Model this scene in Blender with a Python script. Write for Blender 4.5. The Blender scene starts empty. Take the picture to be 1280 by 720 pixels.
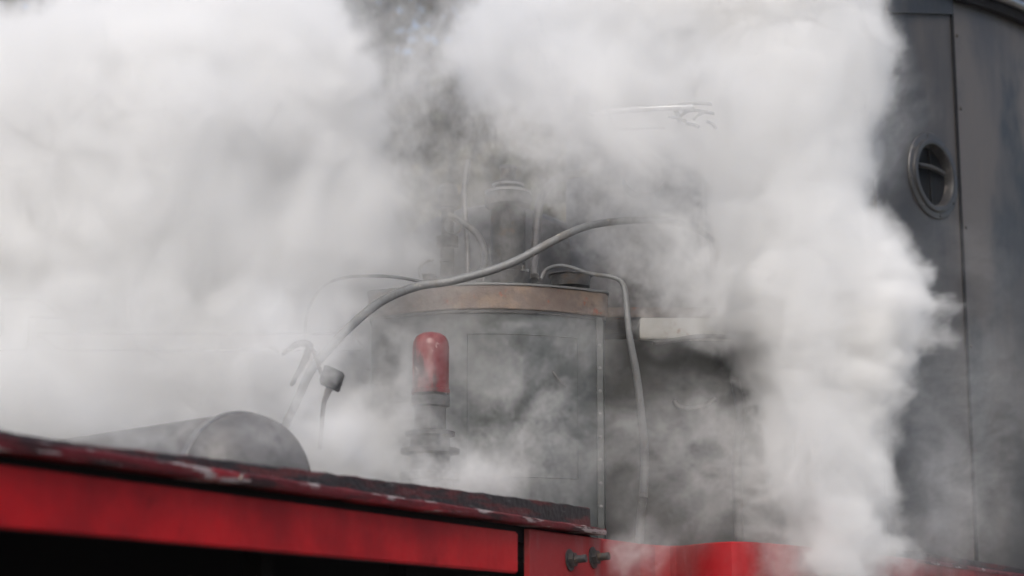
import bpy, bmesh, math, random
from mathutils import Vector, Matrix, noise as mnoise
random.seed(7)
SC = bpy.context.scene
COL = SC.collection
R = math.radians

# ------------------------------------------------------------------ camera
FPX = 2400.0                      # focal length in pixels of a 1280 px wide picture
PITCH = math.atan(465.0 / FPX)
EYE = Vector((0, 0, 1.1))
FW = Vector((0, math.cos(PITCH), math.sin(PITCH)))
UP = Vector((0, -math.sin(PITCH), math.cos(PITCH)))
RT = Vector((1, 0, 0))

def ray(px, py):
    return RT * (px - 640) + FW * FPX + UP * (360 - py)
def P(px, py, Y):
    r = ray(px, py)
    return EYE + r * (Y / r.y)
def ON_Z(px, py, z):
    r = ray(px, py)
    return EYE + r * ((z - EYE.z) / r.z)
def ON_PLANE(px, py, o, n):
    r = ray(px, py)
    return EYE + r * ((o - EYE).dot(n) / r.dot(n))
def M(px, Y):                      # metres covered by px pixels at distance Y
    return px * Y / 2380.0

cam_data = bpy.data.cameras.new("camera")
cam = bpy.data.objects.new("camera", cam_data)
COL.objects.link(cam)
cam.location = EYE
cam.rotation_euler = (math.pi / 2 + PITCH, 0, 0)
cam_data.sensor_width = 36
cam_data.lens = 36 * FPX / 1280
cam_data.clip_end = 2000
cam_data.dof.use_dof = True
cam_data.dof.focus_distance = 7.3
cam_data.dof.aperture_fstop = 2.0
SC.camera = cam

# ------------------------------------------------------------------ node helpers
def new_mat(name):
    m = bpy.data.materials.new(name)
    m.use_nodes = True
    nt = m.node_tree
    nt.nodes.clear()
    return m, nt
def N(nt, t, **kw):
    n = nt.nodes.new(t)
    for k, v in kw.items():
        setattr(n, k, v)
    return n
def L(nt, a, b):
    nt.links.new(a, b)

def paint(name, base, rough=0.45, metallic=0.0, layers=(), bump=0.25, bump_scale=25, spec=0.5, streak=0.0):
    """layers: (colour, noise scale, lo, hi, roughness, stretch) laid one over the other"""
    m, nt = new_mat(name)
    out = N(nt, 'ShaderNodeOutputMaterial'); bs = N(nt, 'ShaderNodeBsdfPrincipled')
    L(nt, bs.outputs[0], out.inputs[0])
    geo = N(nt, 'ShaderNodeTexCoord')
    bs.inputs['Metallic'].default_value = metallic
    bs.inputs['Specular IOR Level'].default_value = spec
    col = N(nt, 'ShaderNodeRGB'); col.outputs[0].default_value = (*base, 1)
    cur = col.outputs[0]
    rg = N(nt, 'ShaderNodeValue'); rg.outputs[0].default_value = rough
    curr = rg.outputs[0]
    for i, (c, sc, lo, hi, rr, st) in enumerate(layers):
        mp = N(nt, 'ShaderNodeMapping'); mp.inputs['Scale'].default_value = st
        mp.inputs['Location'].default_value = (i * 3.1, i * 1.7, i * 5.3)
        L(nt, geo.outputs['Object'], mp.inputs[0])
        nz = N(nt, 'ShaderNodeTexNoise'); nz.inputs['Scale'].default_value = sc
        nz.inputs['Detail'].default_value = 9; nz.inputs['Roughness'].default_value = 0.62
        L(nt, mp.outputs[0], nz.inputs['Vector'])
        mr = N(nt, 'ShaderNodeMapRange'); mr.interpolation_type = 'SMOOTHSTEP'
        mr.inputs['From Min'].default_value = lo; mr.inputs['From Max'].default_value = hi
        L(nt, nz.outputs['Fac'], mr.inputs['Value'])
        mx = N(nt, 'ShaderNodeMix', data_type='RGBA')
        L(nt, mr.outputs[0], mx.inputs[0]); L(nt, cur, mx.inputs[6]); mx.inputs[7].default_value = (*c, 1)
        cur = mx.outputs[2]
        mf = N(nt, 'ShaderNodeMix', data_type='FLOAT')
        L(nt, mr.outputs[0], mf.inputs[0]); L(nt, curr, mf.inputs[2]); mf.inputs[3].default_value = rr
        curr = mf.outputs[0]
    L(nt, cur, bs.inputs['Base Color']); L(nt, curr, bs.inputs['Roughness'])
    if bump:
        nz = N(nt, 'ShaderNodeTexNoise'); nz.inputs['Scale'].default_value = bump_scale
        nz.inputs['Detail'].default_value = 8
        L(nt, geo.outputs['Object'], nz.inputs['Vector'])
        bp = N(nt, 'ShaderNodeBump'); bp.inputs['Strength'].default_value = bump
        bp.inputs['Distance'].default_value = 0.01
        L(nt, nz.outputs['Fac'], bp.inputs['Height']); L(nt, bp.outputs[0], bs.inputs['Normal'])
    return m

I3 = (1, 1, 1)
VS = (1, 1, 0.25)
HS = (0.35, 0.35, 2.5)
MAT = dict(
    red=paint('red paint', (0.52, 0.004, 0.008), 0.5, spec=0.3, layers=[
        ((0.30, 0.004, 0.008), 2.2, 0.42, 0.68, 0.6, I3), ((0.16, 0.005, 0.007), 5.0, 0.58, 0.80, 0.7, I3),
        ((0.30, 0.16, 0.15), 14.0, 0.70, 0.80, 0.7, VS)], bump=0.25),
    red_worn=paint('dusty red paint', (0.30, 0.022, 0.026), 0.6, spec=0.3, layers=[
        ((0.30, 0.10, 0.10), 8.0, 0.50, 0.70, 0.7, VS), ((0.06, 0.010, 0.012), 11.0, 0.60, 0.72, 0.8, VS),
        ((0.4, 0.36, 0.34), 16.0, 0.69, 0.76, 0.8, I3)], bump=0.35),
    red_lip=paint('chipped red lip', (0.13, 0.004, 0.010), 0.55, layers=[
        ((0.03, 0.008, 0.010), 12.0, 0.46, 0.60, 0.75, HS), ((0.28, 0.012, 0.02), 6.0, 0.58, 0.66, 0.5, HS),
        ((0.34, 0.28, 0.28), 4.2, 0.555, 0.60, 0.6, (1.1, 1.1, 11))], bump=0.5),
    red_side=paint('dusty red side paint', (0.33, 0.008, 0.013), 0.6, spec=0.3, layers=[
        ((0.20, 0.006, 0.009), 4.0, 0.42, 0.62, 0.7, VS), ((0.28, 0.10, 0.10), 11.0, 0.60, 0.76, 0.8, VS)], bump=0.3),
    red_cap=paint('faded red enamel', (0.13, 0.004, 0.006), 0.35, layers=[
        ((0.20, 0.04, 0.04), 9.0, 0.5, 0.66, 0.4, VS), ((0.03, 0.01, 0.01), 13.0, 0.56, 0.66, 0.7, VS), ((0.34, 0.26, 0.25), 20.0, 0.64, 0.70, 0.6, I3)], bump=0.1),
    plank=paint('tarred timber', (0.020, 0.016, 0.018), 0.7, layers=[
        ((0.09, 0.02, 0.022), 10.0, 0.5, 0.62, 0.8, HS), ((0.10, 0.09, 0.09), 30.0, 0.6, 0.7, 0.8, HS)], bump=0.9, bump_scale=45),
    black=paint('black paint', (0.022, 0.022, 0.024), 0.42, layers=[
        ((0.05, 0.048, 0.046), 4.0, 0.5, 0.7, 0.6, VS), ((0.10, 0.075, 0.055), 12.0, 0.64, 0.75, 0.85, VS)], bump=0.25),
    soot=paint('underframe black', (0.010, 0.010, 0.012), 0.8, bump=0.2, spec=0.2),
    cast=paint('cast iron', (0.05, 0.05, 0.052), 0.5, metallic=0.3, layers=[
        ((0.10, 0.07, 0.05), 14.0, 0.55, 0.7, 0.8, I3)], bump=0.4, bump_scale=60),
    casing=paint('grey green casing', (0.024, 0.031, 0.034), 0.38, layers=[
        ((0.055, 0.058, 0.058), 4.0, 0.5, 0.7, 0.5, VS), ((0.018, 0.018, 0.02), 6.0, 0.58, 0.72, 0.6, VS)], bump=0.15, bump_scale=12),
    rust_band=paint('rusty band', (0.14, 0.105, 0.09), 0.7, layers=[
        ((0.22, 0.16, 0.12), 12.0, 0.45, 0.65, 0.7, I3), ((0.26, 0.07, 0.035), 20.0, 0.58, 0.7, 0.8, I3),
        ((0.05, 0.035, 0.03), 9.0, 0.62, 0.74, 0.85, VS)], bump=0.5, bump_scale=50),
    cream=paint('chalky cream panel', (0.62, 0.60, 0.54), 0.5, layers=[
        ((0.35, 0.22, 0.14), 14.0, 0.6, 0.72, 0.8, I3)], bump=0.2),
    pipe=paint('dull silver pipe', (0.17, 0.175, 0.18), 0.55, metallic=0.25, layers=[
        ((0.14, 0.13, 0.12), 16.0, 0.5, 0.7, 0.7, VS), ((0.32, 0.31, 0.27), 22.0, 0.62, 0.7, 0.7, I3)], bump=0.3, bump_scale=60),
    dark_pipe=paint('dark steel pipe', (0.13, 0.125, 0.125), 0.4, metallic=0.5, layers=[
        ((0.05, 0.045, 0.04), 14.0, 0.5, 0.7, 0.7, I3)], bump=0.2, bump_scale=60),
    bright=paint('bare bright steel', (0.42, 0.42, 0.42), 0.28, metallic=0.9, layers=[
        ((0.2, 0.18, 0.16), 20.0, 0.55, 0.7, 0.6, I3)], bump=0.2, bump_scale=70),
    cab=paint('cab sheet paint', (0.034, 0.033, 0.035), 0.42, spec=0.4, layers=[
        ((0.085, 0.074, 0.068), 1.6, 0.42, 0.66, 0.45, VS), ((0.024, 0.024, 0.026), 2.4, 0.50, 0.72, 0.40, VS),
        ((0.13, 0.12, 0.115), 9.0, 0.62, 0.80, 0.7, (3, 3, 0.25))], bump=0.12, bump_scale=5),
    port_ring=paint('porthole frame paint', (0.030, 0.029, 0.030), 0.38, layers=[
        ((0.11, 0.10, 0.095), 12.0, 0.56, 0.7, 0.5, I3)], bump=0.2),
    cab_side=paint('cab side sheet paint', (0.044, 0.041, 0.042), 0.36, spec=0.5, layers=[
        ((0.090, 0.080, 0.075), 1.8, 0.42, 0.62, 0.45, VS), ((0.020, 0.022, 0.025), 2.2, 0.46, 0.64, 0.35, (1, 1, 0.5)),
        ((0.15, 0.13, 0.115), 9.0, 0.64, 0.80, 0.7, (3, 3, 0.25))], bump=0.25, bump_scale=3),
    cab_ring=paint('porthole ring paint', (0.12, 0.12, 0.125), 0.32, layers=[
        ((0.30, 0.28, 0.27), 12.0, 0.58, 0.7, 0.5, I3)], bump=0.2),
    tank=paint('wet dark tank plate', (0.010, 0.013, 0.016), 0.35, layers=[
        ((0.045, 0.050, 0.054), 5.0, 0.52, 0.70, 0.5, I3), ((0.012, 0.012, 0.014), 9.0, 0.50, 0.62, 0.5, I3)], bump=0.3, bump_scale=6),
    reservoir=paint('grey reservoir paint', (0.075, 0.072, 0.072), 0.5, layers=[
        ((0.16, 0.15, 0.148), 5.0, 0.45, 0.7, 0.6, I3), ((0.03, 0.028, 0.028), 6.0, 0.56, 0.68, 0.7, I3)], bump=0.2),
    brass=paint('dusty pipe lagging', (0.26, 0.21, 0.19), 0.7, metallic=0.0, layers=[
        ((0.08, 0.06, 0.05), 16.0, 0.5, 0.65, 0.7, I3)], bump=0.3, bump_scale=60),
    ground=paint('ballast and earth', (0.16, 0.145, 0.125), 0.9, layers=[
        ((0.08, 0.072, 0.06), 6.0, 0.45, 0.6, 0.9, I3), ((0.28, 0.26, 0.23), 30.0, 0.55, 0.65, 0.9, I3)], bump=0.8, bump_scale=30),
    bark=paint('bark', (0.10, 0.08, 0.06), 0.9, bump=0.5),
    leaf=paint('brownish foliage', (0.11, 0.095, 0.06), 0.8, layers=[
        ((0.06, 0.07, 0.035), 1.5, 0.4, 0.6, 0.8, I3), ((0.17, 0.13, 0.085), 3.0, 0.55, 0.7, 0.8, I3)], bump=0),
)
gm, gnt = new_mat('dark window glass')
_o = N(gnt, 'ShaderNodeOutputMaterial'); _b = N(gnt, 'ShaderNodeBsdfPrincipled'); L(gnt, _b.outputs[0], _o.inputs[0])
_b.inputs['Base Color'].default_value = (0.006, 0.007, 0.009, 1); _b.inputs['Roughness'].default_value = 0.3; _b.inputs['Specular IOR Level'].default_value = 0.03
MAT['glass'] = gm

# ------------------------------------------------------------------ mesh helpers (all in world coordinates)
ROOT_LOC = Vector((0.2, 7.6, 0.0))

def link(name, bm, mat, parent=None, smooth=True, bevel=0, off=None):
    bmesh.ops.recalc_face_normals(bm, faces=bm.faces)
    if bevel:
        es = [e for e in bm.edges if len(e.link_faces) == 2 and e.calc_face_angle(0) > 0.6]
        bmesh.ops.bevel(bm, geom=es, offset=bevel, segments=2, affect='EDGES', clamp_overlap=True)
    me = bpy.data.meshes.new(name)
    off = ROOT_LOC if off is None else off
    bmesh.ops.translate(bm, vec=-off, verts=bm.verts)
    bm.to_mesh(me); bm.free()
    me.materials.append(MAT[mat])
    if smooth:
        me.shade_smooth()
        me.set_sharp_from_angle(angle=R(38))
    o = bpy.data.objects.new(name, me)
    COL.objects.link(o)
    if parent is not None:
        o.parent = parent
    else:
        o.location = off
    return o

def basis(d, up=Vector((0, 0, 1))):
    d = d.normalized()
    if abs(d.dot(up)) > 0.95:
        up = Vector((1, 0, 0))
    a = d.cross(up).normalized()
    return a, a.cross(d).normalized(), d

def prism(bm, pts, vec):
    a = [bm.verts.new(p) for p in pts]
    b = [bm.verts.new(p + vec) for p in pts]
    n = len(pts)
    bm.faces.new(a); bm.faces.new(b[::-1])
    for i in range(n):
        bm.faces.new((a[i], b[i], b[(i + 1) % n], a[(i + 1) % n]))

def box(bm, c, ax, ay, az):
    """centre and three half-extent vectors"""
    prism(bm, [c - ax - ay - az, c + ax - ay - az, c + ax + ay - az, c - ax + ay - az], az * 2)

def lathe(bm, base, axis, prof, n=28, cap=True):
    """prof: (distance along the axis, radius)"""
    a, b, d = basis(axis)
    rings = []
    for t, r in prof:
        rings.append([bm.verts.new(base + d * t + (a * math.cos(k * 2 * math.pi / n) + b * math.sin(k * 2 * math.pi / n)) * max(r, 1e-4)) for k in range(n)])
    for i in range(len(rings) - 1):
        for k in range(n):
            bm.faces.new((rings[i][k], rings[i][(k + 1) % n], rings[i + 1][(k + 1) % n], rings[i + 1][k]))
    if cap:
        bm.faces.new(rings[0][::-1]); bm.faces.new(rings[-1])

def catmull(pts, seg=6):
    out = []
    n = len(pts)
    for i in range(n - 1):
        p0 = pts[max(i - 1, 0)]; p1 = pts[i]; p2 = pts[i + 1]; p3 = pts[min(i + 2, n - 1)]
        for k in range(seg):
            t = k / seg
            out.append(0.5 * ((2 * p1) + (p2 - p0) * t + (2 * p0 - 5 * p1 + 4 * p2 - p3) * t * t + (3 * p1 - p0 - 3 * p2 + p3) * t ** 3))
    out.append(pts[-1])
    return out

def tube(bm, pts, r, n=12, smooth=6):
    if smooth:
        pts = catmull(pts, smooth)
    rs = r if isinstance(r, (list, tuple)) else None
    rings = []
    a = None
    for i, p in enumerate(pts):
        d = (pts[min(i + 1, len(pts) - 1)] - pts[max(i - 1, 0)]).normalized()
        if a is None:
            a, b, _ = basis(d)
        else:
            a = (a - d * a.dot(d)).normalized(); b = d.cross(a)
        if rs:
            f = i / (len(pts) - 1) * (len(rs) - 1); j = min(int(f), len(rs) - 2)
            rr = rs[j] + (rs[j + 1] - rs[j]) * (f - j)
        else:
            rr = r
        rings.append([bm.verts.new(p + (a * math.cos(k * 2 * math.pi / n) + b * math.sin(k * 2 * math.pi / n)) * rr) for k in range(n)])
    for i in range(len(rings) - 1):
        for k in range(n):
            bm.faces.new((rings[i][k], rings[i][(k + 1) % n], rings[i + 1][(k + 1) % n], rings[i + 1][k]))
    bm.faces.new(rings[0][::-1]); bm.faces.new(rings[-1])

def hexbolt(bm, p, d, r, h, shaft_r, shaft_l):
    lathe(bm, p, d, [(0, r * 1.45), (0.004, r * 1.45)], 20)
    lathe(bm, p, d, [(0.004, r), (h, r)], 6)
    prof = []
    k = 0
    t = h
    while t < h + shaft_l:
        prof.append((t, shaft_r * (1.0 if k % 2 else 0.88))); t += 0.0022; k += 1
    lathe(bm, p, d, prof, 16)

BM = bmesh.new

# ------------------------------------------------------------------ the locomotive
loco = bpy.data.objects.new('steam_locomotive', None)
COL.objects.link(loco)
loco.location = ROOT_LOC
loco['label'] = 'black steam locomotive with red footplate edge, half hidden in its own steam'
loco['category'] = 'locomotive'

AX = Vector((1235, FPX * math.cos(PITCH) + 465 * math.sin(PITCH), 0)).normalized()    # along the locomotive
OUTN = Vector((AX.y, -AX.x, 0))                                                        # its side, towards us
Z = Vector((0, 0, 1))
A0 = P(0, 563, 4.0)                      # lip line, left end
def side(px, py, out=0.0):               # point of the valance plane (shifted outwards by `out`)
    return ON_PLANE(px, py, A0 + OUTN * out, OUTN)
zlip = A0.z

# valance (the red beam): web set 45 mm in under the lip
w0 = side(-260, 560); w1 = side(654, 700)
wa = side(0, 661, -0.045).z; 
zb = side(0, 660, -0.045).z
ztop = zlip - 0.022
def along(s, out=0.0, z=0.0):
    q = A0 + AX * s + OUTN * out; return Vector((q.x, q.y, z))
def s_of(px, py=600, out=0.0):
    return (side(px, py, out) - A0).dot(AX)
s0 = s_of(-400); s1 = s_of(648, 690, -0.045)
bm = BM()
prism(bm, [along(s0, -0.045, zb), along(s1, -0.045, zb), along(s1, -0.045, ztop), along(s0, -0.045, ztop)], -OUTN * 0.02)
link('valance', bm, 'red', loco, bevel=0.006)
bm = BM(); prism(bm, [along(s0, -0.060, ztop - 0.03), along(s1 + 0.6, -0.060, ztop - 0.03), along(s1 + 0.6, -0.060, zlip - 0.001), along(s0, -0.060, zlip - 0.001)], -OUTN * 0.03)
link('lip_shade_strip', bm, 'soot', loco)  # black strip added to paint in the shadow band under the lip
# lower flange of the valance, turned inwards
bm = BM(); prism(bm, [along(s0, -0.066, zb + 0.001), along(s1, -0.066, zb + 0.001), along(s1, -0.066, zb + 0.016), along(s0, -0.066, zb + 0.016)], -OUTN * 0.06)
link('flange', bm, 'soot', loco)

# lip: chipped angle iron with an uneven edge
s2 = s_of(757, 657)
bm = BM()
NSEG = 160
prev = None
for i in range(NSEG + 1):
    s = s0 + (s2 - s0) * i / NSEG
    w = mnoise.noise(Vector((s * 6, 0.3, 0))) * 0.0018 + mnoise.noise(Vector((s * 30, 1.3, 0))) * 0.0012
    h = 0.034 - 0.012 * (i / NSEG)
    o = 0.004 + w
    ring = [along(s, o - 0.003, zlip), along(s, o, zlip + 0.004), along(s, o, zlip + h - 0.004 + w), along(s, o - 0.005, zlip + h + w), along(s, -0.25, zlip + h), along(s, -0.25, zlip)]
    ring = [bm.verts.new(v) for v in ring]
    if prev:
        for k in range(6):
            bm.faces.new((prev[k], prev[(k + 1) % 6], ring[(k + 1) % 6], ring[k]))
    else:
        bm.faces.new(ring)
    prev = ring
bm.faces.new(prev[::-1])
lip = link('footplate_lip', bm, 'red_lip', loco)
lip['label'] = 'chipped dark red edge of the footplate with bare scuffs'

# dark timber on top of the lip
bm = BM()
sa = s_of(-300); sb = s_of(743, 640)
prev = None
for i in range(NSEG + 1):
    f = i / NSEG
    s = sa + (sb - sa) * f
    h = 0.014 + 0.055 * max(0, (f - 0.25) / 0.75) ** 0.8
    j = mnoise.noise(Vector((s * 14, 5.3, 0))) * 0.003 + mnoise.noise(Vector((s * 45, 2.3, 0))) * 0.0022
    h += j
    zz = zlip + 0.034 - 0.012 * (0.2 + 0.8 * f) - 0.0
    ring = [along(s, -0.014 + j * 0.6, zz - 0.006), along(s, -0.016 + j, zz + h - 0.004), along(s, -0.024, zz + h), along(s, -0.22, zz + h), along(s, -0.22, zz - 0.006)]
    ring = [bm.verts.new(v) for v in ring]
    if prev:
        for k in range(5):
            bm.faces.new((prev[k], prev[(k + 1) % 5], ring[(k + 1) % 5], ring[k]))
    else:
        bm.faces.new(ring)
    prev = ring
bm.faces.new(prev[::-1])
link('footplate_plank', bm, 'plank', loco)
# small rivet heads on the lip
for px in (301,):
    q = side(px, 597, 0.006)
    bm = BM(); lathe(bm, q, OUTN, [(0, 0.008), (0.003, 0.007), (0.005, 0.003)], 14)
    link('rivet', bm, 'brass', loco)

# deck plate behind (what the boiler fittings stand on)
zd = zlip + 0.0
bm = BM(); prism(bm, [along(s0, -0.251, zd), along(s2 + 0.1, -0.251, zd), along(s2 + 0.1, -1.9, zd), along(s0, -1.9, zd)], Z * 0.012)
link('footplate', bm, 'black', loco)

# bracket plate with two bolts, then the outer valance bulging round the cab
zp = side(664, 661, -0.03).z
zpb = zp - 0.20
pts = [(662, 661), (800, 679.5), (845, 682), (930, 677), (1060, 689), (1170, 703), (1330, 727)]
topl = [ON_Z(px, py, zp) for px, py in pts]
bm = BM()
def wall(bm, line, z0, z1, th):
    n = len(line)
    nor = []
    for i in range(n):
        d = (line[min(i + 1, n - 1)] - line[max(i - 1, 0)]); d.z = 0; d.normalize()
        nor.append(Vector((-d.y, d.x, 0)))
    rings = []
    for p, q in zip(line, nor):
        rings.append([bm.verts.new(Vector((p.x, p.y, z0))), bm.verts.new(Vector((p.x, p.y, z1 - 0.004))), bm.verts.new(Vector((p.x, p.y, z1)) + q * 0.004),
                      bm.verts.new(Vector((p.x, p.y, z1)) + q * th), bm.verts.new(Vector((p.x, p.y, z0)) + q * th)])
    for i in range(n - 1):
        for k in range(5):
            bm.faces.new((rings[i][k], rings[i][(k + 1) % 5], rings[i + 1][(k + 1) % 5], rings[i + 1][k]))
    bm.faces.new(rings[0]); bm.faces.new(rings[-1][::-1])
wall(bm, topl[0:2], zpb, zp, 0.02)
br = link('bracket_plate', bm, 'red_worn', loco)
br['label'] = 'dusty red joint plate with two hexagon bolts'
for px, py in ((712, 700), (741, 697)):
    r = ray(px, py)
    d = topl[1] - topl[0]; d.z = 0; d.normalize()
    n_ = Vector((d.y, -d.x, 0))
    q = ON_PLANE(px, py, topl[0], n_)
    bm = BM(); hexbolt(bm, q, (n_ + Vector((0.12, 0, 0.08))).normalized(), 0.026, 0.022, 0.014, 0.040)
    link('bolt', bm, 'cast', br)
bm = BM()
wall(bm, catmull(topl[1:7], 7), zpb, zp, 0.02)
link('valance', bm, 'red_side', loco)
# worn patch plate at the bend
bm = BM()
q0 = ON_Z(808, 681, zp) ; q1 = ON_Z(836, 682, zp)
d = (q1 - q0).normalized(); n_ = Vector((d.y, -d.x, 0))
prism(bm, [q0 + n_ * 0.004 - Z * 0.004, q1 + n_ * 0.004 - Z * 0.004, q1 + n_ * 0.004 - Z * 0.13, q0 + n_ * 0.004 - Z * 0.13], n_ * 0.006)
link('strap', bm, 'red_worn', loco, bevel=0.002)
# chequered step edge beside the cab
bm = BM()
cl = [ON_Z(px, py, zp) for px, py in ((1120, 697), (1170, 703), (1330, 727))]
cl = [p + OUTN * 0.012 for p in cl]
wall(bm, cl, zp - 0.012, zp + 0.004, 0.16)
link('step_edge', bm, 'red_lip', loco)
bm = BM()
cl2 = [p + Z * 0.02 - OUTN * 0.012 for p in cl]
wall(bm, cl2, zp + 0.005, zp + 0.036, 0.14)
link('step_plank', bm, 'plank', loco)
# deck beside casing and cab
bm = BM()
poly = [topl[0], topl[1], topl[2], topl[3], topl[5], topl[6]]
far = [Vector((p.x, p.y, 0)) for p in poly]
back = [topl[6] - OUTN * 1.6, topl[0] - OUTN * 1.4]
pl = [Vector((p.x - 0.04, p.y + 0.08, zp - 0.02)) for p in poly] + [Vector((p.x, p.y, zp - 0.02)) for p in back]
prism(bm, pl, -Z * 0.012)
link('footplate', bm, 'black', loco)

# underframe in the dark: main frame plate, wheel with spokes, spring hanger
bm = BM(); prism(bm, [along(s0, -0.75, 0.35), along(8, -0.75, 0.35), along(8, -0.75, zlip - 0.03), along(s0, -0.75, zlip - 0.03)], -OUTN * 0.05)
link('main_frame', bm, 'soot', loco)
zax = 0.62
for sw in (0.5, 2.3, 4.1):
    c = along(sw, -0.62, zax)
    bm = BM(); lathe(bm, c, OUTN, [(-0.06, 0.50), (-0.06, 0.62), (-0.045, 0.64), (-0.04, 0.60), (0.07, 0.595), (0.075, 0.50)], 48, cap=False)
    bmesh.ops.bridge_loops(bm, edges=[e for e in bm.edges if e.is_boundary])
    wl = link('wheel', bm, 'soot', loco)
    bm = BM(); lathe(bm, c, OUTN, [(-0.05, 0.10), (0.10, 0.10), (0.11, 0.07)], 20)
    link('hub', bm, 'soot', wl)
    for k in range(12):
        a = k * math.pi / 6
        d = AX * math.cos(a) + Z * math.sin(a)
        bm = BM(); tube(bm, [c + d * 0.08, c + d * 0.3, c + d * 0.52], [0.028, 0.02, 0.022], 8, 0)
        link('spoke', bm, 'soot', wl)
for sw in (0.05, 1.4, 2.2):
    bm = BM()
    c = along(sw, -0.30, zb - 0.08)
    box(bm, c, AX * 0.035, OUTN * 0.03, Z * 0.12)
    link('hanger', bm, 'soot', loco, bevel=0.006)

# air reservoir lying behind the footplate edge
cc = P(318, 607, 5.6)
rr = M(92, 5.6)
dirr = Vector((-0.70, 0.71, 0)).normalized()
bm = BM()
prof = [(-0.085, 0.02), (-0.084, rr * 0.25), (-0.076, rr * 0.5), (-0.052, rr * 0.75), (-0.018, rr * 0.93), (0.008, rr * 0.975), (0.02, rr * 0.99), (0.1, rr), (1.3, rr), (1.33, rr * 0.9), (1.36, rr * 0.5), (1.37, 0.02)]
lathe(bm, cc, dirr, prof, 56)
def cut_below(bm, z):
    bmesh.ops.bisect_plane(bm, geom=bm.verts[:] + bm.edges[:] + bm.faces[:], plane_co=Vector((0, 0, z)), plane_no=Vector((0, 0, -1)), clear_outer=True)
cut_below(bm, zlip + 0.004)
res = link('air_reservoir', bm, 'reservoir', loco)
res['label'] = 'grey lying air reservoir with domed end'
bm = BM(); lathe(bm, cc + dirr * 0.05, dirr, [(0, rr * 1.0), (0.004, rr * 1.03), (0.03, rr * 1.03), (0.034, rr)], 56, cap=False); cut_below(bm, zlip + 0.004)
link('band', bm, 'cab_ring', res)

# control cock with lever in front of the steam pipe
bm = BM()
tube(bm, [P(352, 444, 6.2), P(366, 433, 6.2), P(378, 429, 6.2), P(387, 431, 6.2)], [0.006, 0.010, 0.012, 0.013], 10)
cock = link('valve_lever', bm, 'dark_pipe', loco)
bm = BM(); tube(bm, [P(388, 430, 6.2), P(380, 452, 6.22), P(364, 482, 6.24)], [0.013, 0.011, 0.006], 10)
link('lever_arm', bm, 'dark_pipe', cock)
bm = BM(); tube(bm, [P(390, 434, 6.2), P(396, 450, 6.2), P(402, 468, 6.2)], 0.006, 8)
link('link_rod', bm, 'dark_pipe', cock)
bm = BM()
c = P(415, 473, 6.2)
a_ = (P(428, 466, 6.2) - P(406, 456, 6.2)).normalized(); b_ = (P(406, 456, 6.2) - P(399, 477, 6.2)).normalized()
box(bm, c, a_ * M(13, 6.2), Vector((0, 1, 0)) * 0.03, b_ * M(12, 6.2))
link('valve_block', bm, 'soot', cock, bevel=0.004)
bm = BM(); tube(bm, [c - b_ * 0.02 + Vector((0,0.02,0)), P(408, 494, 6.3), P(404, 510, 6.5), P(400, 560, 6.75)], [0.014, 0.010, 0.008, 0.008], 14)
link('valve_stem', bm, 'brass', cock)

# main steam pipe
bm = BM()
D = 6.9
tube(bm, [P(300, 640, 6.9), P(362, 520, 6.7), P(386, 468, 6.6), P(404, 444, 6.65), P(438, 408, 6.7), P(478, 376, 6.8), P(522, 358, D), P(570, 350, D), P(636, 330, D), P(692, 301, D), P(730, 284, 7.0), P(768, 277, 7.1), P(812, 275, 7.2), P(850, 279, 7.4), P(890, 300, 7.7), P(905, 340, 7.9)],
     [M(5.0, D), M(5.6, D), M(5.6, D), M(5.2, D), M(4.6, D), M(4.0, D)], 16)
sp = link('steam_pipe', bm, 'pipe', loco)
sp['label'] = 'thick steam pipe rising in an S curve over the casing'
bm = BM(); tube(bm, [P(384, 440, 6.9), P(381, 420, 6.9), P(386, 385, 6.9), P(404, 358, 6.95), P(430, 347, 7.0), P(470, 345, 7.0), P(505, 348, 7.05), P(545, 356, 7.1)], M(2.0, D), 8)
link('copper_pipe', bm, 'pipe', loco)
bm = BM()
tube(bm, [P(676, 350, 7.25), P(683, 337, 7.25), P(704, 332, 7.2), P(738, 342, 7.15), P(764, 346, 7.1), P(777, 353, 7.1), P(782, 372, 7.1), P(787, 420, 7.1), P(796, 470, 7.15), P(803, 530, 7.22), P(806, 575, 7.30), P(804, 620, 7.36), P(800, 660, 7.42), P(799, 720, 7.46)],
     [M(2.2, 7.1), M(2.4, 7.1), M(3.4, 7.1), M(4.6, 7.1), M(5.4, 7.1), M(5.6, 7.1)], 14)
dp = link('drain_pipe', bm, 'pipe', loco)
dp['label'] = 'thin pale pipe bent down the edge of the casing'
bm = BM(); lathe(bm, P(804.5, 618, 7.355), Z, [(-0.012, 0.0195), (0.012, 0.0195)], 6); link('union_nut', bm, 'dark_pipe', dp)

# casing with rusty rim band
YC = 7.45
cl_ = P(462, 500, YC); cr_ = P(757, 500, YC)
ztp = P(640, 361, YC - 0.08).z
def casing_outline(grow=0.0, depth=1.0, n=18):
    x0, x1 = cl_.x - grow, cr_.x + grow
    yf = YC - grow
    pts = []
    rc = 0.055
    for i in range(n + 1):                       # bulging front
        f = i / n
        x = x0 + rc + (x1 - x0 - 2 * rc) * f
        pts.append((x, yf - 0.15 * (1 - (2 * f - 1) ** 2)))
    for k in range(1, 7):
        a = k / 6 * math.pi / 2
        pts.append((x1 - rc + rc * math.sin(a), yf + rc - rc * math.cos(a)))
    pts.append((x1, yf + depth)); pts.append((x0, yf + depth))
    for k in range(0, 6):
        a = k / 6 * math.pi / 2
        pts.append((x0 + rc - rc * math.cos(a), yf + rc - rc * math.sin(a)))
    return pts
bm = BM()
prism(bm, [Vector((x, y, zp - 0.018)) for x, y in casing_outline(0)], Z * (ztp - zp + 0.018 - 0.005))
cas = link('casing', bm, 'casing', loco)
cas['label'] = 'grey green casing with rounded front corners'
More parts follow.
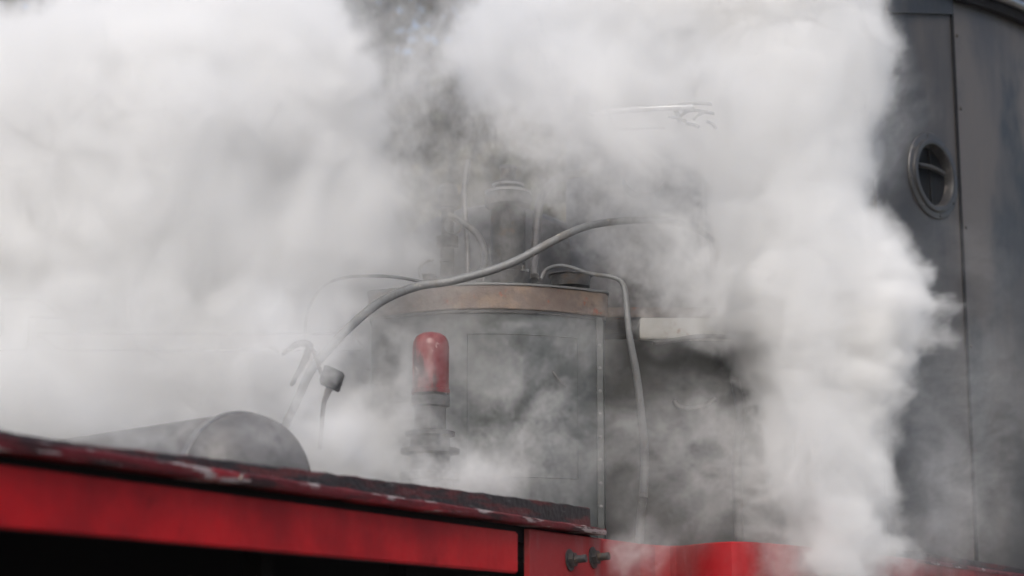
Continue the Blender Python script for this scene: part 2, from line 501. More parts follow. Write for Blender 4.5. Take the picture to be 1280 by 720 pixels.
bh = M(30, YC)
bm = BM()
prism(bm, [Vector((x, y, ztp - bh)) for x, y in casing_outline(0.014)], Z * bh)
link('rim_band', bm, 'rust_band', cas, bevel=0.003)
bm = BM()
prism(bm, [Vector((x, y, ztp + 0.0005)) for x, y in casing_outline(0.02)], Z * 0.008)
link('top_rim', bm, 'pipe', cas)
bm = BM()
prism(bm, [Vector((x, y, ztp - bh - 0.014)) for x, y in casing_outline(0.008)], Z * 0.012)
link('bead', bm, 'black', cas)
# corner strip of the casing with its rivets
xc = P(750, 500, YC).x
bm = BM(); box(bm, Vector((xc, YC + 0.01, (zp + ztp - bh) / 2)), Vector((0.012, 0, 0)), Vector((0, 0.03, 0)), Z * ((ztp - bh - zp) / 2 - 0.01))
link('corner_strip', bm, 'casing', cas, bevel=0.003)
for k in range(9):
    z = zp + 0.07 + k * 0.09
    bm = BM(); lathe(bm, Vector((xc, YC - 0.019, z)), Vector((0, -1, 0)), [(0, 0.007), (0.003, 0.006), (0.005, 0.002)], 12)
    link('rivet', bm, 'cab_ring', cas)
# casing door outline with hinges
xa, xb = P(585, 500, YC).x, P(722, 500, YC).x
def cas_y(x):
    x0, x1 = cl_.x + 0.055, cr_.x - 0.055
    f = (x - x0) / (x1 - x0)
    return YC - 0.15 * (1 - (2 * f - 1) ** 2)
zda, zdb = P(640, 600, YC).z, P(640, 425, YC).z
bm = BM()
lp = []
for x, z in ((xa, zda), (xb, zda), (xb, zdb), (xa, zdb), (xa, zda)):
    lp.append(Vector((x, cas_y(x) - 0.002, z)))
for i in range(4):
    p, q = lp[i], lp[i + 1]
    sub = [Vector((p.x + (q.x - p.x) * t / 8, 0, p.z + (q.z - p.z) * t / 8)) for t in range(9)]
    for v in sub: v.y = cas_y(v.x) - 0.002
    tube(bm, sub, 0.0028, 6, 0)
dr = link('inspection_door', bm, 'casing', cas)
bm = BM()
q = Vector((P(697, 470, YC).x, 0, P(697, 478, YC).z)); q.y = cas_y(q.x) - 0.012
tube(bm, [q + Vector((-0.02, 0, 0.03)), q + Vector((0.0, -0.01, 0.0)), q + Vector((0.03, 0, -0.03))], 0.006, 8)
link('handle', bm, 'black', dr)

# red domed valve on its finned foot, in front of the casing
YV = 6.72
base = P(537, 640, YV); base.z = zp - 0.02
zt = P(537, 415, YV).z; zr = P(537, 491, YV).z
rv = M(23, YV)
bm = BM()
hh = zt - zr
lathe(bm, Vector((base.x, base.y, zr)), Z, [(0, rv * 0.9), (0.004, rv), (hh - rv * 0.85, rv), (hh - rv * 0.55, rv * 0.96), (hh - rv * 0.28, rv * 0.82), (hh - rv * 0.1, rv * 0.55), (hh, rv * 0.1)], 36)
rvx = link('safety_valve_cap', bm, 'red_cap', loco)
rvx['label'] = 'faded red domed cap on a ringed iron foot'
bm = BM(); lathe(bm, Vector((base.x, base.y, zr - 0.004)), Z, [(0, rv * 1.06), (0.014, rv * 1.06), (0.018, rv * 0.98)], 36, cap=False); link('cap_rim', bm, 'red_cap', rvx)
prof = [(0, rv * 1.7)]
H = zr - base.z
steps = [(0.10, 1.7), (0.11, 1.2), (0.22, 1.2), (0.23, 1.75), (0.26, 1.75), (0.27, 1.25), (0.40, 1.25), (0.41, 1.65), (0.46, 1.65), (0.47, 1.1), (0.58, 1.1), (0.59, 1.6), (0.62, 1.6), (0.63, 1.1), (0.70, 1.05), (0.71, 1.35), (0.735, 1.35), (0.75, 0.85), (0.90, 0.85), (0.91, 1.05), (0.97, 1.05), (1.0, 0.8)]
prof += [(H * a, rv * b) for a, b in steps]
bm = BM(); lathe(bm, base, Z, prof, 36); link('ringed_foot', bm, 'cast', rvx)

# tank to the right of the casing: cream ledge, rusty strip, wet dark plate
YT = 7.75
def rect(name, px0, py0, px1, py1, Y, th, mat, par=loco, bev=0.004):
    a = P(px0, py1, Y); b = P(px1, py0, Y)
    bm = BM(); box(bm, Vector(((a.x + b.x) / 2, Y + th / 2, (a.z + b.z) / 2)), Vector(((b.x - a.x) / 2, 0, 0)), Vector((0, th / 2, 0)), Z * (b.z - a.z) / 2)
    return link(name, bm, mat, par, bevel=bev)
tk = rect('tank', 752, 424, 985, 690, YT, 0.9, 'tank')
tk['label'] = 'wet dark tank plate beside the casing'
rect('ledge', 800, 397, 980, 423.2, YT - 0.05, 0.9, 'cream', tk)
rect('rusty_strip', 740, 384, 978, 396.4, YT - 0.03, 0.86, 'rust_band', tk)
# sagging lagging edge under the ledge and pipework over the plate
bm = BM(); tube(bm, [P(815, 428, YT - 0.06), P(845, 425, YT - 0.07), P(880, 420, YT - 0.08), P(925, 423, YT - 0.06), P(950, 430, YT - 0.05)], 0.010, 10)
link('lagging_edge', bm, 'dark_pipe', tk)
for pts_, rad, mt in (
    ([(842, 500), (848, 508), (862, 511), (880, 507), (895, 498)], 0.010, 'dark_pipe'),
    ([(918, 470), (926, 520), (921, 580), (925, 690)], 0.02, 'black')):
    bm = BM(); tube(bm, [P(x, y, YT - 0.05) for x, y in pts_], rad, 10); link('tank_pipe', bm, mt, tk)
# boiler barrel behind, with bands
bc = P(690, 470, 9.6); bc = Vector((bc.x, bc.y, 0)); 
zbc = EYE.z + 1.32; RB = 0.80
bm = BM(); lathe(bm, Vector((bc.x, bc.y, zbc)) - AX * 0.9, AX, [(0, 0.3), (0.02, RB * 0.8), (0.06, RB * 0.98), (0.1, RB), (2.6, RB)], 72)
blr = link('boiler', bm, 'black', loco)
for t in (-0.7, 0.2, 1.1):
    bm = BM(); lathe(bm, Vector((bc.x, bc.y, zbc)) + AX * t, AX, [(0, RB), (0.001, RB + 0.007), (0.06, RB + 0.007), (0.061, RB)], 72, cap=False); link('boiler_band', bm, 'cab_ring', blr)

# fittings standing on the casing
YF = 7.75
zf = ztp + 0.008
def turned(name, px, Y, zbase, prof_px, mat, n=32, par=loco):
    """prof_px: (picture row, radius in pixels) from the bottom up"""
    b = P(px, 340, Y)
    prof = []
    for py, rpx in prof_px:
        prof.append((P(px, py, Y).z - zbase, M(rpx, Y)))
    bm = BM(); lathe(bm, Vector((b.x, b.y, zbase)), Z, prof, n)
    return link(name, bm, mat, par)
fit = turned('safety_valve', 635, YF, zf, [(358, 30), (343, 30), (341, 22), (300, 22), (262, 22), (258, 29), (250, 30), (243, 28.5), (240, 24), (239, 17), (233, 17), (231, 19), (228, 19), (227, 10), (213, 10), (211, 12), (208, 11)], 'cast')
for k in range(6):
    a = k * math.pi / 3 + 0.3
    c = P(635, 345, YF); c = Vector((c.x + math.cos(a) * M(26, YF), c.y + math.sin(a) * M(26, YF), P(635, 344, YF).z))
    bm = BM(); lathe(bm, c, Z, [(0, 0.012), (0.014, 0.012), (0.015, 0.007), (0.03, 0.007)], 6); link('nut', bm, 'bright', fit)
rng = turned('collar', 635, YF, zf, [(243, 29.5), (240, 30), (238.6, 24)], 'bright', par=fit)
turned('collar', 635, YF, zf, [(233.5, 20), (231, 20.5), (230.5, 19)], 'bright', par=fit)
wh = turned('whistle', 559, YF, zf, [(358, 20), (348, 20), (346, 9), (310, 9), (308, 14), (296, 14), (294, 8), (262, 8), (260, 13), (236, 13), (232, 10), (230, 4)], 'cast')
bm = BM()
c = P(566, 282, YF - 0.08)
tube(bm, [c + Vector((math.cos(a) * M(11, YF), 0.005 * math.sin(a), math.sin(a) * M(11, YF))) for a in [k * math.pi / 8 for k in range(17)]], 0.004, 8, 2)
link('whistle_ring', bm, 'cast', wh)
bm = BM(); tube(bm, [P(528, 352, 7.45), P(524, 338, 7.45), P(530, 328, 7.45), P(540, 325, 7.5)], 0.007, 8); link('drip_pipe', bm, 'bright', loco)
for (px, w_, y0, y1) in ((558, 8, 326, 352), (713, 25, 343, 359), (536, 10, 344, 352), (628, 20, 344, 359)):
    if px == 628: continue
    turned('cleat', px, 7.5, zf, [(y1, w_), (y0 + 3, w_), (y0 + 2, w_ * 1.15), (y0, w_ * 1.1)], 'cast', 20)
bm = BM(); tube(bm, [P(600, 352, 7.5), P(606, 320, 7.6), P(594, 290, 7.7), P(560, 268, 7.72)], 0.014, 12); link('feed_pipe', bm, 'dark_pipe', loco)
bm = BM(); tube(bm, [P(668, 350, 7.6), P(670, 300, 7.7), P(676, 250, 7.8), P(700, 222, 7.9), P(740, 216, 7.95)], 0.018, 12); link('feed_pipe', bm, 'dark_pipe', loco)
bm = BM(); tube(bm, [P(585, 352, 7.7), P(584, 300, 7.75), P(580, 240, 7.8), P(586, 200, 7.8)], 0.011, 12); link('feed_pipe', bm, 'dark_pipe', loco)

# steam dome with hand rails and a cluster of rods on top
YD = 8.35
dm = turned('steam_dome', 795, 8.75, ztp - 0.2, [(420, 96), (300, 92), (290, 88), (180, 88), (168, 86), (160, 80), (154, 68), (150, 40)], 'reservoir', 56)
dm['label'] = 'pale blurred dome behind the steam'
bm = BM(); tube(bm, [P(738, 143, 7.45), P(780, 138, 7.4), P(830, 135, 7.35), P(866, 134, 7.35)], 0.012, 10, 4); link('hand_rail', bm, 'bright', loco)
bm = BM(); tube(bm, [P(775, 162, 7.4), P(832, 160, 7.38)], 0.007, 10, 0); link('hand_rail', bm, 'bright', loco)
for a, b in (((846, 131), (890, 130)), ((852, 138), (893, 142)), ((836, 146), (858, 152)), ((858, 155), (874, 159)), ((884, 152), (895, 160)), ((846, 148), (868, 136)), ((866, 150), (880, 141))):
    bm = BM(); tube(bm, [P(*a, 7.38), P((a[0] + b[0]) / 2, (a[1] + b[1]) / 2 - 1.5, 7.37), P(*b, 7.36)], 0.007, 8, 3); link('regulator_rod', bm, 'pipe', loco)
for px in (760, 845):
    bm = BM(); tube(bm, [P(px, 138, 7.38), P(px + 4, 150, 7.9), P(px + 4, 165, 8.6)], 0.010, 10, 3); link('rail_bracket', bm, 'dark_pipe', loco)
# gauge ring on the dome
bm = BM(); c = P(805, 218, 7.75)
lathe(bm, c, Vector((0, -1, 0)), [(-0.10, M(26, 8)), (0.02, M(26, 8)), (0.022, M(25, 8)), (0.022, M(21, 8)), (0.012, M(20.5, 8)), (0.012, 0.002)], 40)
link('gauge', bm, 'cab_ring', loco)

# ------------------------------------------------------------------ the cab
YW = 9.45
WD = Vector((math.sin(R(45)), math.cos(R(45)), 0))      # cab wall runs away to the right
WN = Vector((WD.y, -WD.x, 0))
WO = P(1165, 220, YW)
def W(px, py, out=0.0):
    return ON_PLANE(px, py, WO + WN * out, WN)
def wall_uv(p):
    return (p - WO).dot(WD), p.z
def wpt(u, z, out=0.0):
    q = WO + WD * u + WN * out; return Vector((q.x, q.y, z))
usl = lambda px, py: (W(px, py) - WO).dot(WD)
u_seam = usl(1205, 360)
zlow = zp - 0.018
zhigh = W(1190, -60).z
ul = usl(1098, 300); 
ct = WO; rh = M(43, YW)
# left sheet with a round hole
def sheet_with_hole(u0, u1, z0, z1, hc, hr, th, n=48):
    bm = BM()
    def ringpts(out):
        inner = [bm.verts.new(wpt(hc[0] + math.cos(a) * hr, hc[1] + math.sin(a) * hr, out)) for a in [k * 2 * math.pi / n for k in range(n)]]
        outer = []
        for k in range(n):
            a = k * 2 * math.pi / n
            dx, dz = math.cos(a), math.sin(a)
            t = min(((u1 - hc[0]) / dx) if dx > 1e-6 else ((u0 - hc[0]) / dx) if dx < -1e-6 else 1e9,
                    ((z1 - hc[1]) / dz) if dz > 1e-6 else ((z0 - hc[1]) / dz) if dz < -1e-6 else 1e9)
            outer.append([hc[0] + dx * t, hc[1] + dz * t])
        for cu, cz in ((u0, z0), (u1, z0), (u1, z1), (u0, z1)):
            k = min(range(n), key=lambda j: (outer[j][0] - cu) ** 2 + (outer[j][1] - cz) ** 2)
            outer[k] = [cu, cz]
        return inner, [bm.verts.new(wpt(x, z, out)) for x, z in outer]
    i0, o0 = ringpts(0); i1, o1 = ringpts(-th)
    for k in range(n):
        j = (k + 1) % n
        bm.faces.new((i0[k], i0[j], o0[j], o0[k])); bm.faces.new((i1[j], i1[k], o1[k], o1[j]))
        bm.faces.new((i0[j], i0[k], i1[k], i1[j])); bm.faces.new((o0[k], o0[j], o1[j], o1[k]))
    return bm
ur = u_seam
cab = link('cab', sheet_with_hole(ul, ur - 0.014, zlow, zhigh, (0, WO.z), rh * 0.92, 0.012), 'cab', loco, smooth=False)
cab['label'] = 'dark grey riveted cab sheets with a round window'
ue = usl(1420, 300)
bm = BM(); prism(bm, [wpt(ur + 0.004, zlow), wpt(ue, zlow), wpt(ue, zhigh), wpt(ur + 0.004, zhigh)], -WN * 0.012)
link('side_sheet', bm, 'cab_side', cab)
bm = BM(); prism(bm, [wpt(ur - 0.03, zlow, -0.013), wpt(ur + 0.03, zlow, -0.013), wpt(ur + 0.03, zhigh, -0.013), wpt(ur - 0.03, zhigh, -0.013)], -WN * 0.01)
link('seam_strip', bm, 'soot', cab)
bm = BM(); prism(bm, [wpt(ur - 0.016, zlow, 0.001), wpt(ur + 0.008, zlow, 0.001), wpt(ur + 0.008, zhigh, 0.001), wpt(ur - 0.016, zhigh, 0.001)], WN * 0.006)
link('seam_bead', bm, 'soot', cab)
rz = [W(1200, y).z for y in (46, 135, 282, 430, 560)]
for z in rz:
    bm = BM(); lathe(bm, wpt(ur + 0.045, z, 0.0), WN, [(0, 0.011), (0.004, 0.010), (0.008, 0.004)], 14); link('rivet', bm, 'cab', cab)
# cab front sheet turning away to the left, and interior
fd = Vector((-WD.y, WD.x, 0)) * 1.0
bm = BM(); prism(bm, [wpt(ul, zlow, -0.02), wpt(ul, zhigh, -0.02), wpt(ul, zhigh, -1.6), wpt(ul, zlow, -1.6)], WD * 0.012)
link('front_sheet', bm, 'black', cab)
bm = BM(); prism(bm, [wpt(ul + 0.02, zlow, -1.3), wpt(ue, zlow, -1.3), wpt(ue, zhigh, -1.3), wpt(ul + 0.02, zhigh, -1.3)], -WN * 0.012)
link('far_sheet', bm, 'soot', cab)
bm = BM(); prism(bm, [wpt(ul + 0.02, zhigh - 0.02, -0.02), wpt(ue, zhigh - 0.02, -0.02), wpt(ue, zhigh - 0.02, -1.3), wpt(ul + 0.02, zhigh - 0.02, -1.3)], Z * 0.012)
link('ceiling_sheet', bm, 'soot', cab)
# porthole: flanged ring, screws, inner bezel, glass and a hinge stay
def wring(name, prof, mat, par, n=56, cen=None):
    bm = BM(); lathe(bm, cen or WO, WN, prof, n, cap=False)
    return link(name, bm, mat, par)
port = wring('porthole', [(0.001, rh * 1.30), (0.006, rh * 1.31), (0.012, rh * 1.28), (0.014, rh * 1.12), (0.024, rh * 1.10), (0.028, rh * 1.04), (0.024, rh * 0.95), (0.004, rh * 0.90), (-0.03, rh * 0.89)], 'port_ring', cab)
port['label'] = 'round cab window in a flanged ring'
bm = BM(); lathe(bm, WO - WN * 0.028, WN, [(0, rh * 0.9), (0.004, rh * 0.9)], 56); link('glass', bm, 'glass', port)
bm = BM()
tube(bm, [wpt(-rh * 0.75, WO.z + rh * 0.22, -0.005), wpt(0, WO.z + rh * 0.26, 0.0), wpt(rh * 0.7, WO.z + rh * 0.2, -0.005)], 0.012, 10)
link('stay', bm, 'black', port)
bm = BM()
tube(bm, [wpt(0.0, WO.z - rh * 0.85, -0.012), wpt(0, WO.z + rh * 0.85, -0.012)], 0.010, 10, 0); link('bar', bm, 'soot', port)
for k in range(8):
    a = k * math.pi / 4 + 0.2
    bm = BM(); lathe(bm, wpt(math.cos(a) * rh * 1.21, WO.z + math.sin(a) * rh * 1.21, 0.012), WN, [(0, 0.009), (0.004, 0.008), (0.006, 0.003)], 12); link('screw', bm, 'cast', port)
# roof edge with bright gutter
def roofline(dz, out, pxs=((1040, -30), (1100, -17), (1150, -8), (1187, 0), (1235, 14), (1280, 33), (1340, 60), (1420, 96))):
    res = []
    for px, py in pxs:
        q = W(px, py, 0.0); res.append(q + WN * out + Z * dz)
    return catmull(res, 4)
bm = BM()
ln = roofline(0, 0.0); 
rings = []
for p in ln:
    rings.append([bm.verts.new(p - WN * 0.05), bm.verts.new(p + WN * 0.05 - Z * 0.005), bm.verts.new(p + WN * 0.06 + Z * 0.05), bm.verts.new(p - WN * 0.05 + Z * 0.12)])
for i in range(len(rings) - 1):
    for k in range(4):
        bm.faces.new((rings[i][k], rings[i][(k + 1) % 4], rings[i + 1][(k + 1) % 4], rings[i + 1][k]))
bm.faces.new(rings[0]); bm.faces.new(rings[-1][::-1])
rf = link('cab_roof', bm, 'soot', cab)
bm = BM(); tube(bm, [p + WN * 0.075 + Z * 0.062 for p in ln], 0.024, 12, 0); link('gutter', bm, 'bright', rf)
bm = BM(); prism(bm, [wpt(usl(1108, 60), W(1110, 18).z, 0.002), wpt(ur - 0.02, W(1185, 18).z, 0.002), wpt(ur - 0.02, W(1185, -2).z, 0.002), wpt(usl(1108, 60), W(1110, -2).z, 0.002)], WN * 0.02)
link('cornice', bm, 'black', cab)

# ------------------------------------------------------------------ setting
def structure(name, bm, mat, off=Vector((0, 0, 0))):
    o = link(name, bm, mat, None, off=off); o['kind'] = 'structure'; return o
bm = BM(); prism(bm, [Vector((-300, -300, -0.3)), Vector((300, -300, -0.3)), Vector((300, 300, -0.3)), Vector((-300, 300, -0.3))], Z * 0.3)
structure('ground', bm, 'ground')

# bare brown trees far behind the locomotive
def tree(loc, h, spread, seed, label):
    rnd = random.Random(seed)
    t = bpy.data.objects.new('tree', None); COL.objects.link(t); t.location = loc
    t['label'] = label; t['category'] = 'tree'; t['group'] = 'trees beyond the locomotive'
    bm = BM()
    tube(bm, [loc, loc + Vector((0.1, 0, h * 0.35)), loc + Vector((-0.1, 0, h * 0.7))], [0.22, 0.16, 0.07], 10, 4)
    for k in range(14):
        a = rnd.uniform(0, 6.28); z = h * rnd.uniform(0.2, 0.65); ln_ = spread * rnd.uniform(0.6, 1.0)
        b0 = loc + Vector((0, 0, z))
        b1 = b0 + Vector((math.cos(a) * ln_ * 0.5, math.sin(a) * ln_ * 0.5, h * 0.1)); b2 = b0 + Vector((math.cos(a) * ln_, math.sin(a) * ln_, h * 0.25))
        tube(bm, [b0, b1, b2], [0.07, 0.04, 0.015], 6, 3)
    link('trunk', bm, 'bark', t, off=loc)
    bm = BM()
    cl = [(Vector((rnd.gauss(0, spread * 0.45), rnd.gauss(0, spread * 0.45), h * rnd.uniform(0.25, 1.0))), rnd.uniform(0.5, 1.1)) for _ in range(90)]
    for c, r in cl:
        for _ in range(75):
            v = Vector((rnd.gauss(0, 1), rnd.gauss(0, 1), rnd.gauss(0, 0.8))) * r * 0.55
            q = loc + c + v
            d1 = Vector((rnd.uniform(-1, 1), rnd.uniform(-1, 1), rnd.uniform(-1, 1))).normalized() * 0.15
            d2 = d1.cross(Vector((rnd.uniform(-1, 1), rnd.uniform(-1, 1), rnd.uniform(-1, 1)))).normalized() * 0.11
            bm.faces.new([bm.verts.new(q - d1), bm.verts.new(q + d2), bm.verts.new(q + d1), bm.verts.new(q - d2)])
    link('crown', bm, 'leaf', t, smooth=False, off=loc)
for i, (x, y, h, s) in enumerate([(-8.5, 27, 12, 3.0), (-5.2, 25, 13, 3.0), (-2.2, 28, 13, 3.0), (1.0, 26, 14, 3.0), (4.2, 29, 13, 3.0), (-6.8, 32, 15, 3.4), (-0.5, 33, 15, 3.4), (-3.8, 31, 15, 3.4), (8.0, 30, 14, 3.2)]):
    tree(Vector((x, y, 0)), h, s, 20 + i, 'brownish tree blurred far behind the steam')

# ------------------------------------------------------------------ steam
#   px, py, Y, half width px, half height px, half depth m, density
BLOBS = [
    # thick cloud on the left
    (60, 300, 7.0, 360, 420, 1.2, 1.1), (250, 90, 7.2, 360, 240, 1.1, 1.1), (210, 430, 7.0, 300, 230, 0.8, 1.0),
    (-120, 100, 7.0, 320, 400, 1.2, 0.9), (420, 130, 7.6, 190, 170, 0.8, 0.8), (30, 520, 6.4, 260, 150, 0.7, 0.8),
    (420, 350, 8.0, 170, 210, 0.6, 0.8), (400, 560, 6.9, 150, 120, 0.5, 0.9),
    # cloud over the dome
    (800, 110, 7.95, 300, 190, 0.55, 0.8), (700, 30, 7.6, 260, 170, 0.8, 0.85),
    (980, 60, 7.8, 180, 200, 0.8, 1.1), (900, -60, 7.8, 320, 150, 0.9, 0.7), (560, 80, 8.0, 200, 140, 0.6, 0.55),
    # the strong plume at the right
    (990, 330, 7.6, 165, 210, 0.6, 1.5), (1035, 430, 7.5, 150, 170, 0.5, 1.5), (1030, 590, 7.4, 125, 200, 0.5, 1.5),
    (980, 200, 7.7, 150, 180, 0.6, 1.2), (1065, 375, 7.5, 118, 125, 0.4, 1.35), (1050, 690, 7.2, 95, 120, 0.4, 1.1),
    (1050, 80, 7.8, 110, 140, 0.5, 1.1), (240, 200, 6.9, 260, 220, 0.7, 0.9),
]
# soft even cloud
SOFT = [
    (120, 260, 6.7, 380, 330, 0.9, 5.0), (300, 330, 7.3, 300, 260, 0.7, 4.5), (100, 470, 6.2, 330, 150, 0.6, 3.0), (330, 90, 7.2, 260, 200, 0.8, 3.5),
    (300, 330, 6.9, 250, 250, 0.6, 4.5), (440, 330, 7.9, 170, 220, 0.5, 3.0), (800, 130, 6.9, 230, 140, 0.3, 5.0), (1010, 330, 7.05, 120, 250, 0.25, 3.5), (1020, 560, 6.95, 100, 170, 0.25, 3.0), (970, 90, 7.2, 150, 160, 0.3, 3.0),
]
# gaps where the thick steam opens
HOLES = [(490, 25, 7.6, 120, 130, 2.2, 1.0), (520, 150, 7.6, 120, 140, 1.8, 0.6), (640, 110, 7.6, 100, 120, 1.6, 0.4), (362, 262, 7.3, 95, 75, 1.8, 0.8), (600, 250, 7.5, 110, 130, 1.0, 0.5), (20, -15, 7.0, 130, 90, 2.4, 1.1),
         (1140, 200, 7.8, 80, 80, 2.0, 0.9), (1180, 20, 7.8, 70, 200, 2.0, 0.8), (1160, 590, 7.6, 60, 80, 2.0, 0.95), (900, 690, 7.0, 70, 40, 1.0, 0.8)]
# thin drifting veils, density per metre
VEILS = [
    (620, 580, 6.85, 180, 130, 0.25, 3.8), (670, 470, 6.85, 130, 120, 0.25, 1.9), (560, 430, 6.8, 200, 110, 0.25, 0.8), (460, 550, 6.6, 120, 130, 0.25, 4.0),
    (620, 240, 7.2, 230, 190, 0.28, 1.5), (560, 110, 7.2, 260, 190, 0.5, 2.4), (370, 420, 7.0, 200, 240, 0.4, 4.2), (385, 490, 5.85, 150, 120, 0.25, 5.5),
    (850, 335, 7.15, 180, 110, 0.3, 6.0), (800, 230, 7.2, 220, 150, 0.35, 3.4), (860, 580, 7.0, 130, 170, 0.3, 1.3), (780, 560, 6.8, 90, 110, 0.25, 0.9),
    (950, 600, 7.1, 110, 200, 0.3, 2.0), (200, 550, 5.1, 300, 80, 0.22, 2.4), (1050, 700, 6.9, 150, 70, 0.25, 3.0), (540, 480, 6.35, 90, 130, 0.16, 2.6), (545, 585, 6.35, 120, 80, 0.18, 9.0), (400, 540, 5.9, 100, 90, 0.2, 13.0), (370, 430, 5.95, 110, 90, 0.2, 5.0), (825, 700, 6.75, 50, 50, 0.12, 3.0),
    (1160, 580, 8.2, 190, 220, 0.4, 1.0), (1200, 400, 8.5, 150, 250, 0.4, 0.2), (1070, 140, 7.9, 105, 180, 0.5, 1.8), (440, 260, 7.4, 200, 160, 0.4, 2.2), (1180, 660, 7.9, 170, 110, 0.4, 0.8),
]
LO = Vector((-2.8, 4.9, 1.2)); HI = Vector((2.6, 9.1, 4.25))
RES = (500, 130, 285)

def steam_tree():
    ng = bpy.data.node_groups.new('steam field', 'GeometryNodeTree')
    ng.interface.new_socket('Geometry', in_out='OUTPUT', socket_type='NodeSocketGeometry')
    out = N(ng, 'NodeGroupOutput')
    pos = N(ng, 'GeometryNodeInputPosition').outputs[0]
    def vm(op, a, b=None, s=None):
        n = N(ng, 'ShaderNodeVectorMath', operation=op)
        for i, x in enumerate((a, b)):
            if x is None: continue
            if isinstance(x, (tuple, Vector)): n.inputs[i].default_value = x
            else: L(ng, x, n.inputs[i])
        if s is not None: n.inputs['Scale'].default_value = s
        return n.outputs['Value'] if op in ('LENGTH', 'DOT_PRODUCT') else n.outputs['Vector']
    def mt(op, a, b=None, c=None, clamp=False):
        n = N(ng, 'ShaderNodeMath', operation=op); n.use_clamp = clamp
        for i, x in enumerate((a, b, c)):
            if x is None: continue
            if isinstance(x, (int, float)): n.inputs[i].default_value = x
            else: L(ng, x, n.inputs[i])
        return n.outputs[0]
    def nz(vec, scale, detail, rough=0.55, dist=0.0):
        n = N(ng, 'ShaderNodeTexNoise'); n.inputs['Scale'].default_value = scale; n.inputs['Detail'].default_value = detail
        n.inputs['Roughness'].default_value = rough; n.inputs['Distortion'].default_value = dist
        L(ng, vec, n.inputs['Vector']); return n
    # domain warp: big slow swirls, then small curls
    w1 = nz(pos, 1.3, 2).outputs['Color']
    p1 = vm('ADD', pos, vm('SCALE', vm('SUBTRACT', w1, (0.5, 0.5, 0.5)), s=0.55))
    w2 = nz(p1, 5.0, 2).outputs['Color']
    p2 = vm('ADD', p1, vm('SCALE', vm('SUBTRACT', w2, (0.5, 0.5, 0.5)), s=0.30))
    w3 = nz(p2, 14.0, 1).outputs['Color']
    p3 = vm('ADD', p2, vm('SCALE', vm('SUBTRACT', w3, (0.5, 0.5, 0.5)), s=0.09))
    ph = vm('ADD', vm('ADD', pos, vm('SCALE', vm('SUBTRACT', w2, (0.5, 0.5, 0.5)), s=0.4)), vm('SCALE', vm('SUBTRACT', w3, (0.5, 0.5, 0.5)), s=0.12))
    def blobsum(lst, at=None):
        tot = None
        for px, py, Y, rx, rz_, ry, a in lst:
            c = P(px, py, Y)
            q = vm('MULTIPLY', vm('SUBTRACT', at or p3, tuple(c)), (1 / M(rx, Y), 1 / ry, 1 / M(rz_, Y)))
            ln = vm('LENGTH', q)
            mr = N(ng, 'ShaderNodeMapRange'); mr.interpolation_type = 'SMOOTHSTEP'
            L(ng, ln, mr.inputs['Value'])
            mr.inputs['From Min'].default_value = 1.0; mr.inputs['From Max'].default_value = 0.25
            mr.inputs['To Min'].default_value = 0.0; mr.inputs['To Max'].default_value = a
            tot = mr.outputs[0] if tot is None else mt('ADD', tot, mr.outputs[0])
        return tot
    env = blobsum(BLOBS)
    hol = blobsum(HOLES, ph)
    f1 = nz(p3, 3.8, 7, 0.72).outputs['Fac']          # billows
    env = mt('MULTIPLY', env, mt('SUBTRACT', 1.0, hol, clamp=True))
    # ragged: the field is eaten away by the noise
    n1 = mt('MULTIPLY', mt('SUBTRACT', f1, 0.34, clamp=True), 3.6)          # 0..~1.2
    a = mt('MULTIPLY', env, n1)
    b = mt('SUBTRACT', mt('MULTIPLY', env, 1.2), mt('MULTIPLY', mt('SUBTRACT', 1.0, f1), 1.14), clamp=False)
    b = mt('MAXIMUM', b, 0.0)
    sst = N(ng, 'ShaderNodeMapRange'); sst.interpolation_type = 'SMOOTHSTEP'
    L(ng, b, sst.inputs['Value']); sst.inputs['From Min'].default_value = 0.02; sst.inputs['From Max'].default_value = 0.16
    d = mt('ADD', mt('MULTIPLY', a, 0.7), mt('ADD', mt('MULTIPLY', b, 10.0), mt('MULTIPLY', sst.outputs[0], 1.5)))
    f2 = nz(p3, 3.0, 7, 0.78).outputs['Fac']
    v = mt('MULTIPLY', blobsum(VEILS), mt('MULTIPLY', mt('SUBTRACT', f2, 0.41, clamp=True), 8.0))
    v = mt('MULTIPLY', v, mt('SUBTRACT', 1.0, mt('MULTIPLY', hol, 0.65), clamp=True))
    d = mt('ADD', d, v)
    sf = mt('MULTIPLY', blobsum(SOFT), mt('MULTIPLY', mt('SUBTRACT', f2, 0.29, clamp=True), 4.4))
    d = mt('ADD', d, mt('MULTIPLY', sf, mt('SUBTRACT', 1.0, mt('MULTIPLY', hol, 0.8), clamp=True)))
    f3 = nz(p3, 8.5, 4, 0.62).outputs['Fac']
    d = mt('MULTIPLY', d, mt('ADD', mt('MULTIPLY', mt('SUBTRACT', f3, 0.36, clamp=True), 4.0), 0.38))
    d = mt('MAXIMUM', mt('SUBTRACT', d, 0.012), 0.002)
    vc = N(ng, 'GeometryNodeVolumeCube')
    L(ng, d, vc.inputs['Density'])
    vc.inputs['Min'].default_value = LO; vc.inputs['Max'].default_value = HI
    vc.inputs['Resolution X'].default_value = RES[0]; vc.inputs['Resolution Y'].default_value = RES[1]; vc.inputs['Resolution Z'].default_value = RES[2]
    sm = N(ng, 'GeometryNodeSetMaterial'); sm.inputs['Material'].default_value = MAT['steam']
    L(ng, vc.outputs[0], sm.inputs[0]); L(ng, sm.outputs[0], out.inputs[0])
    return ng

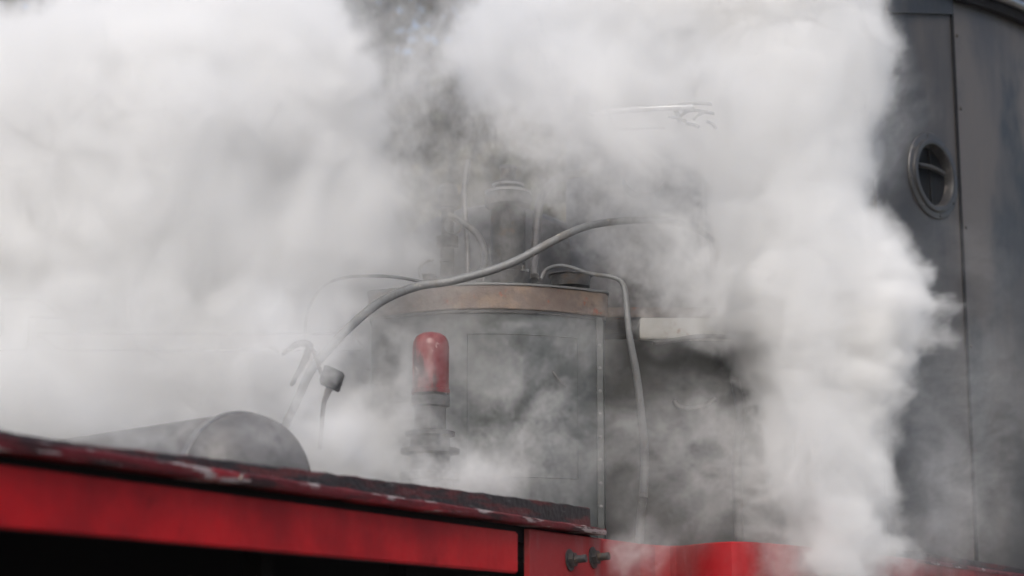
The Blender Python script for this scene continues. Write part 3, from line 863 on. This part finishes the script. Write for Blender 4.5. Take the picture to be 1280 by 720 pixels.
sm_, snt = new_mat('white steam')
MAT['steam'] = sm_
_o = N(snt, 'ShaderNodeOutputMaterial'); pv = N(snt, 'ShaderNodeVolumePrincipled')
pv.inputs['Color'].default_value = (0.9935, 0.9950, 0.9958, 1)
pv.inputs['Anisotropy'].default_value = 0.0
pv.inputs['Density'].default_value = 1.0
pv.inputs['Density Attribute'].default_value = 'density'
L(snt, pv.outputs[0], _o.inputs['Volume'])

vol = bpy.data.volumes.new('steam')
steam = bpy.data.objects.new('steam', vol)
COL.objects.link(steam)
steam['kind'] = 'stuff'
steam['label'] = 'thick white steam billowing over the locomotive'
vol.materials.append(sm_)
md = steam.modifiers.new('steam field', 'NODES')
md.node_group = steam_tree()

# ------------------------------------------------------------------ light
wd = bpy.data.worlds.new("World"); SC.world = wd; wd.use_nodes = True
nt = wd.node_tree
bg = nt.nodes['Background']
SUN_EL, SUN_ROT = R(40), R(188)
sky = nt.nodes.new('ShaderNodeTexSky'); sky.sky_type = 'NISHITA'; sky.sun_disc = False
sky.sun_elevation = SUN_EL; sky.sun_rotation = SUN_ROT
sky.air_density = 1.0; sky.dust_density = 3.2; sky.ozone_density = 1.0
nt.links.new(sky.outputs[0], bg.inputs[0]); bg.inputs[1].default_value = 0.12
sl = bpy.data.lights.new('sun', 'SUN'); sl.energy = 1.6; sl.angle = R(35); sl.color = (1.0, 0.968, 0.922)
so = bpy.data.objects.new('sun', sl); COL.objects.link(so)
sd = Vector((math.sin(SUN_ROT) * math.cos(SUN_EL), math.cos(SUN_ROT) * math.cos(SUN_EL), math.sin(SUN_EL)))
so.rotation_euler = (-sd).to_track_quat('-Z', 'Y').to_euler()

SC.view_settings.view_transform = 'Standard'
SC.view_settings.look = 'None'
SC.view_settings.exposure = 0.29
SC.view_settings.gamma = 1.0
cy = SC.cycles
cy.use_denoising = True
cy.max_bounces = 14; cy.volume_bounces = 10; cy.diffuse_bounces = 3; cy.glossy_bounces = 3
cy.volume_step_rate = 3.0; cy.volume_max_steps = 400
cy.use_adaptive_sampling = True; cy.adaptive_threshold = 0.09; cy.adaptive_min_samples = 20
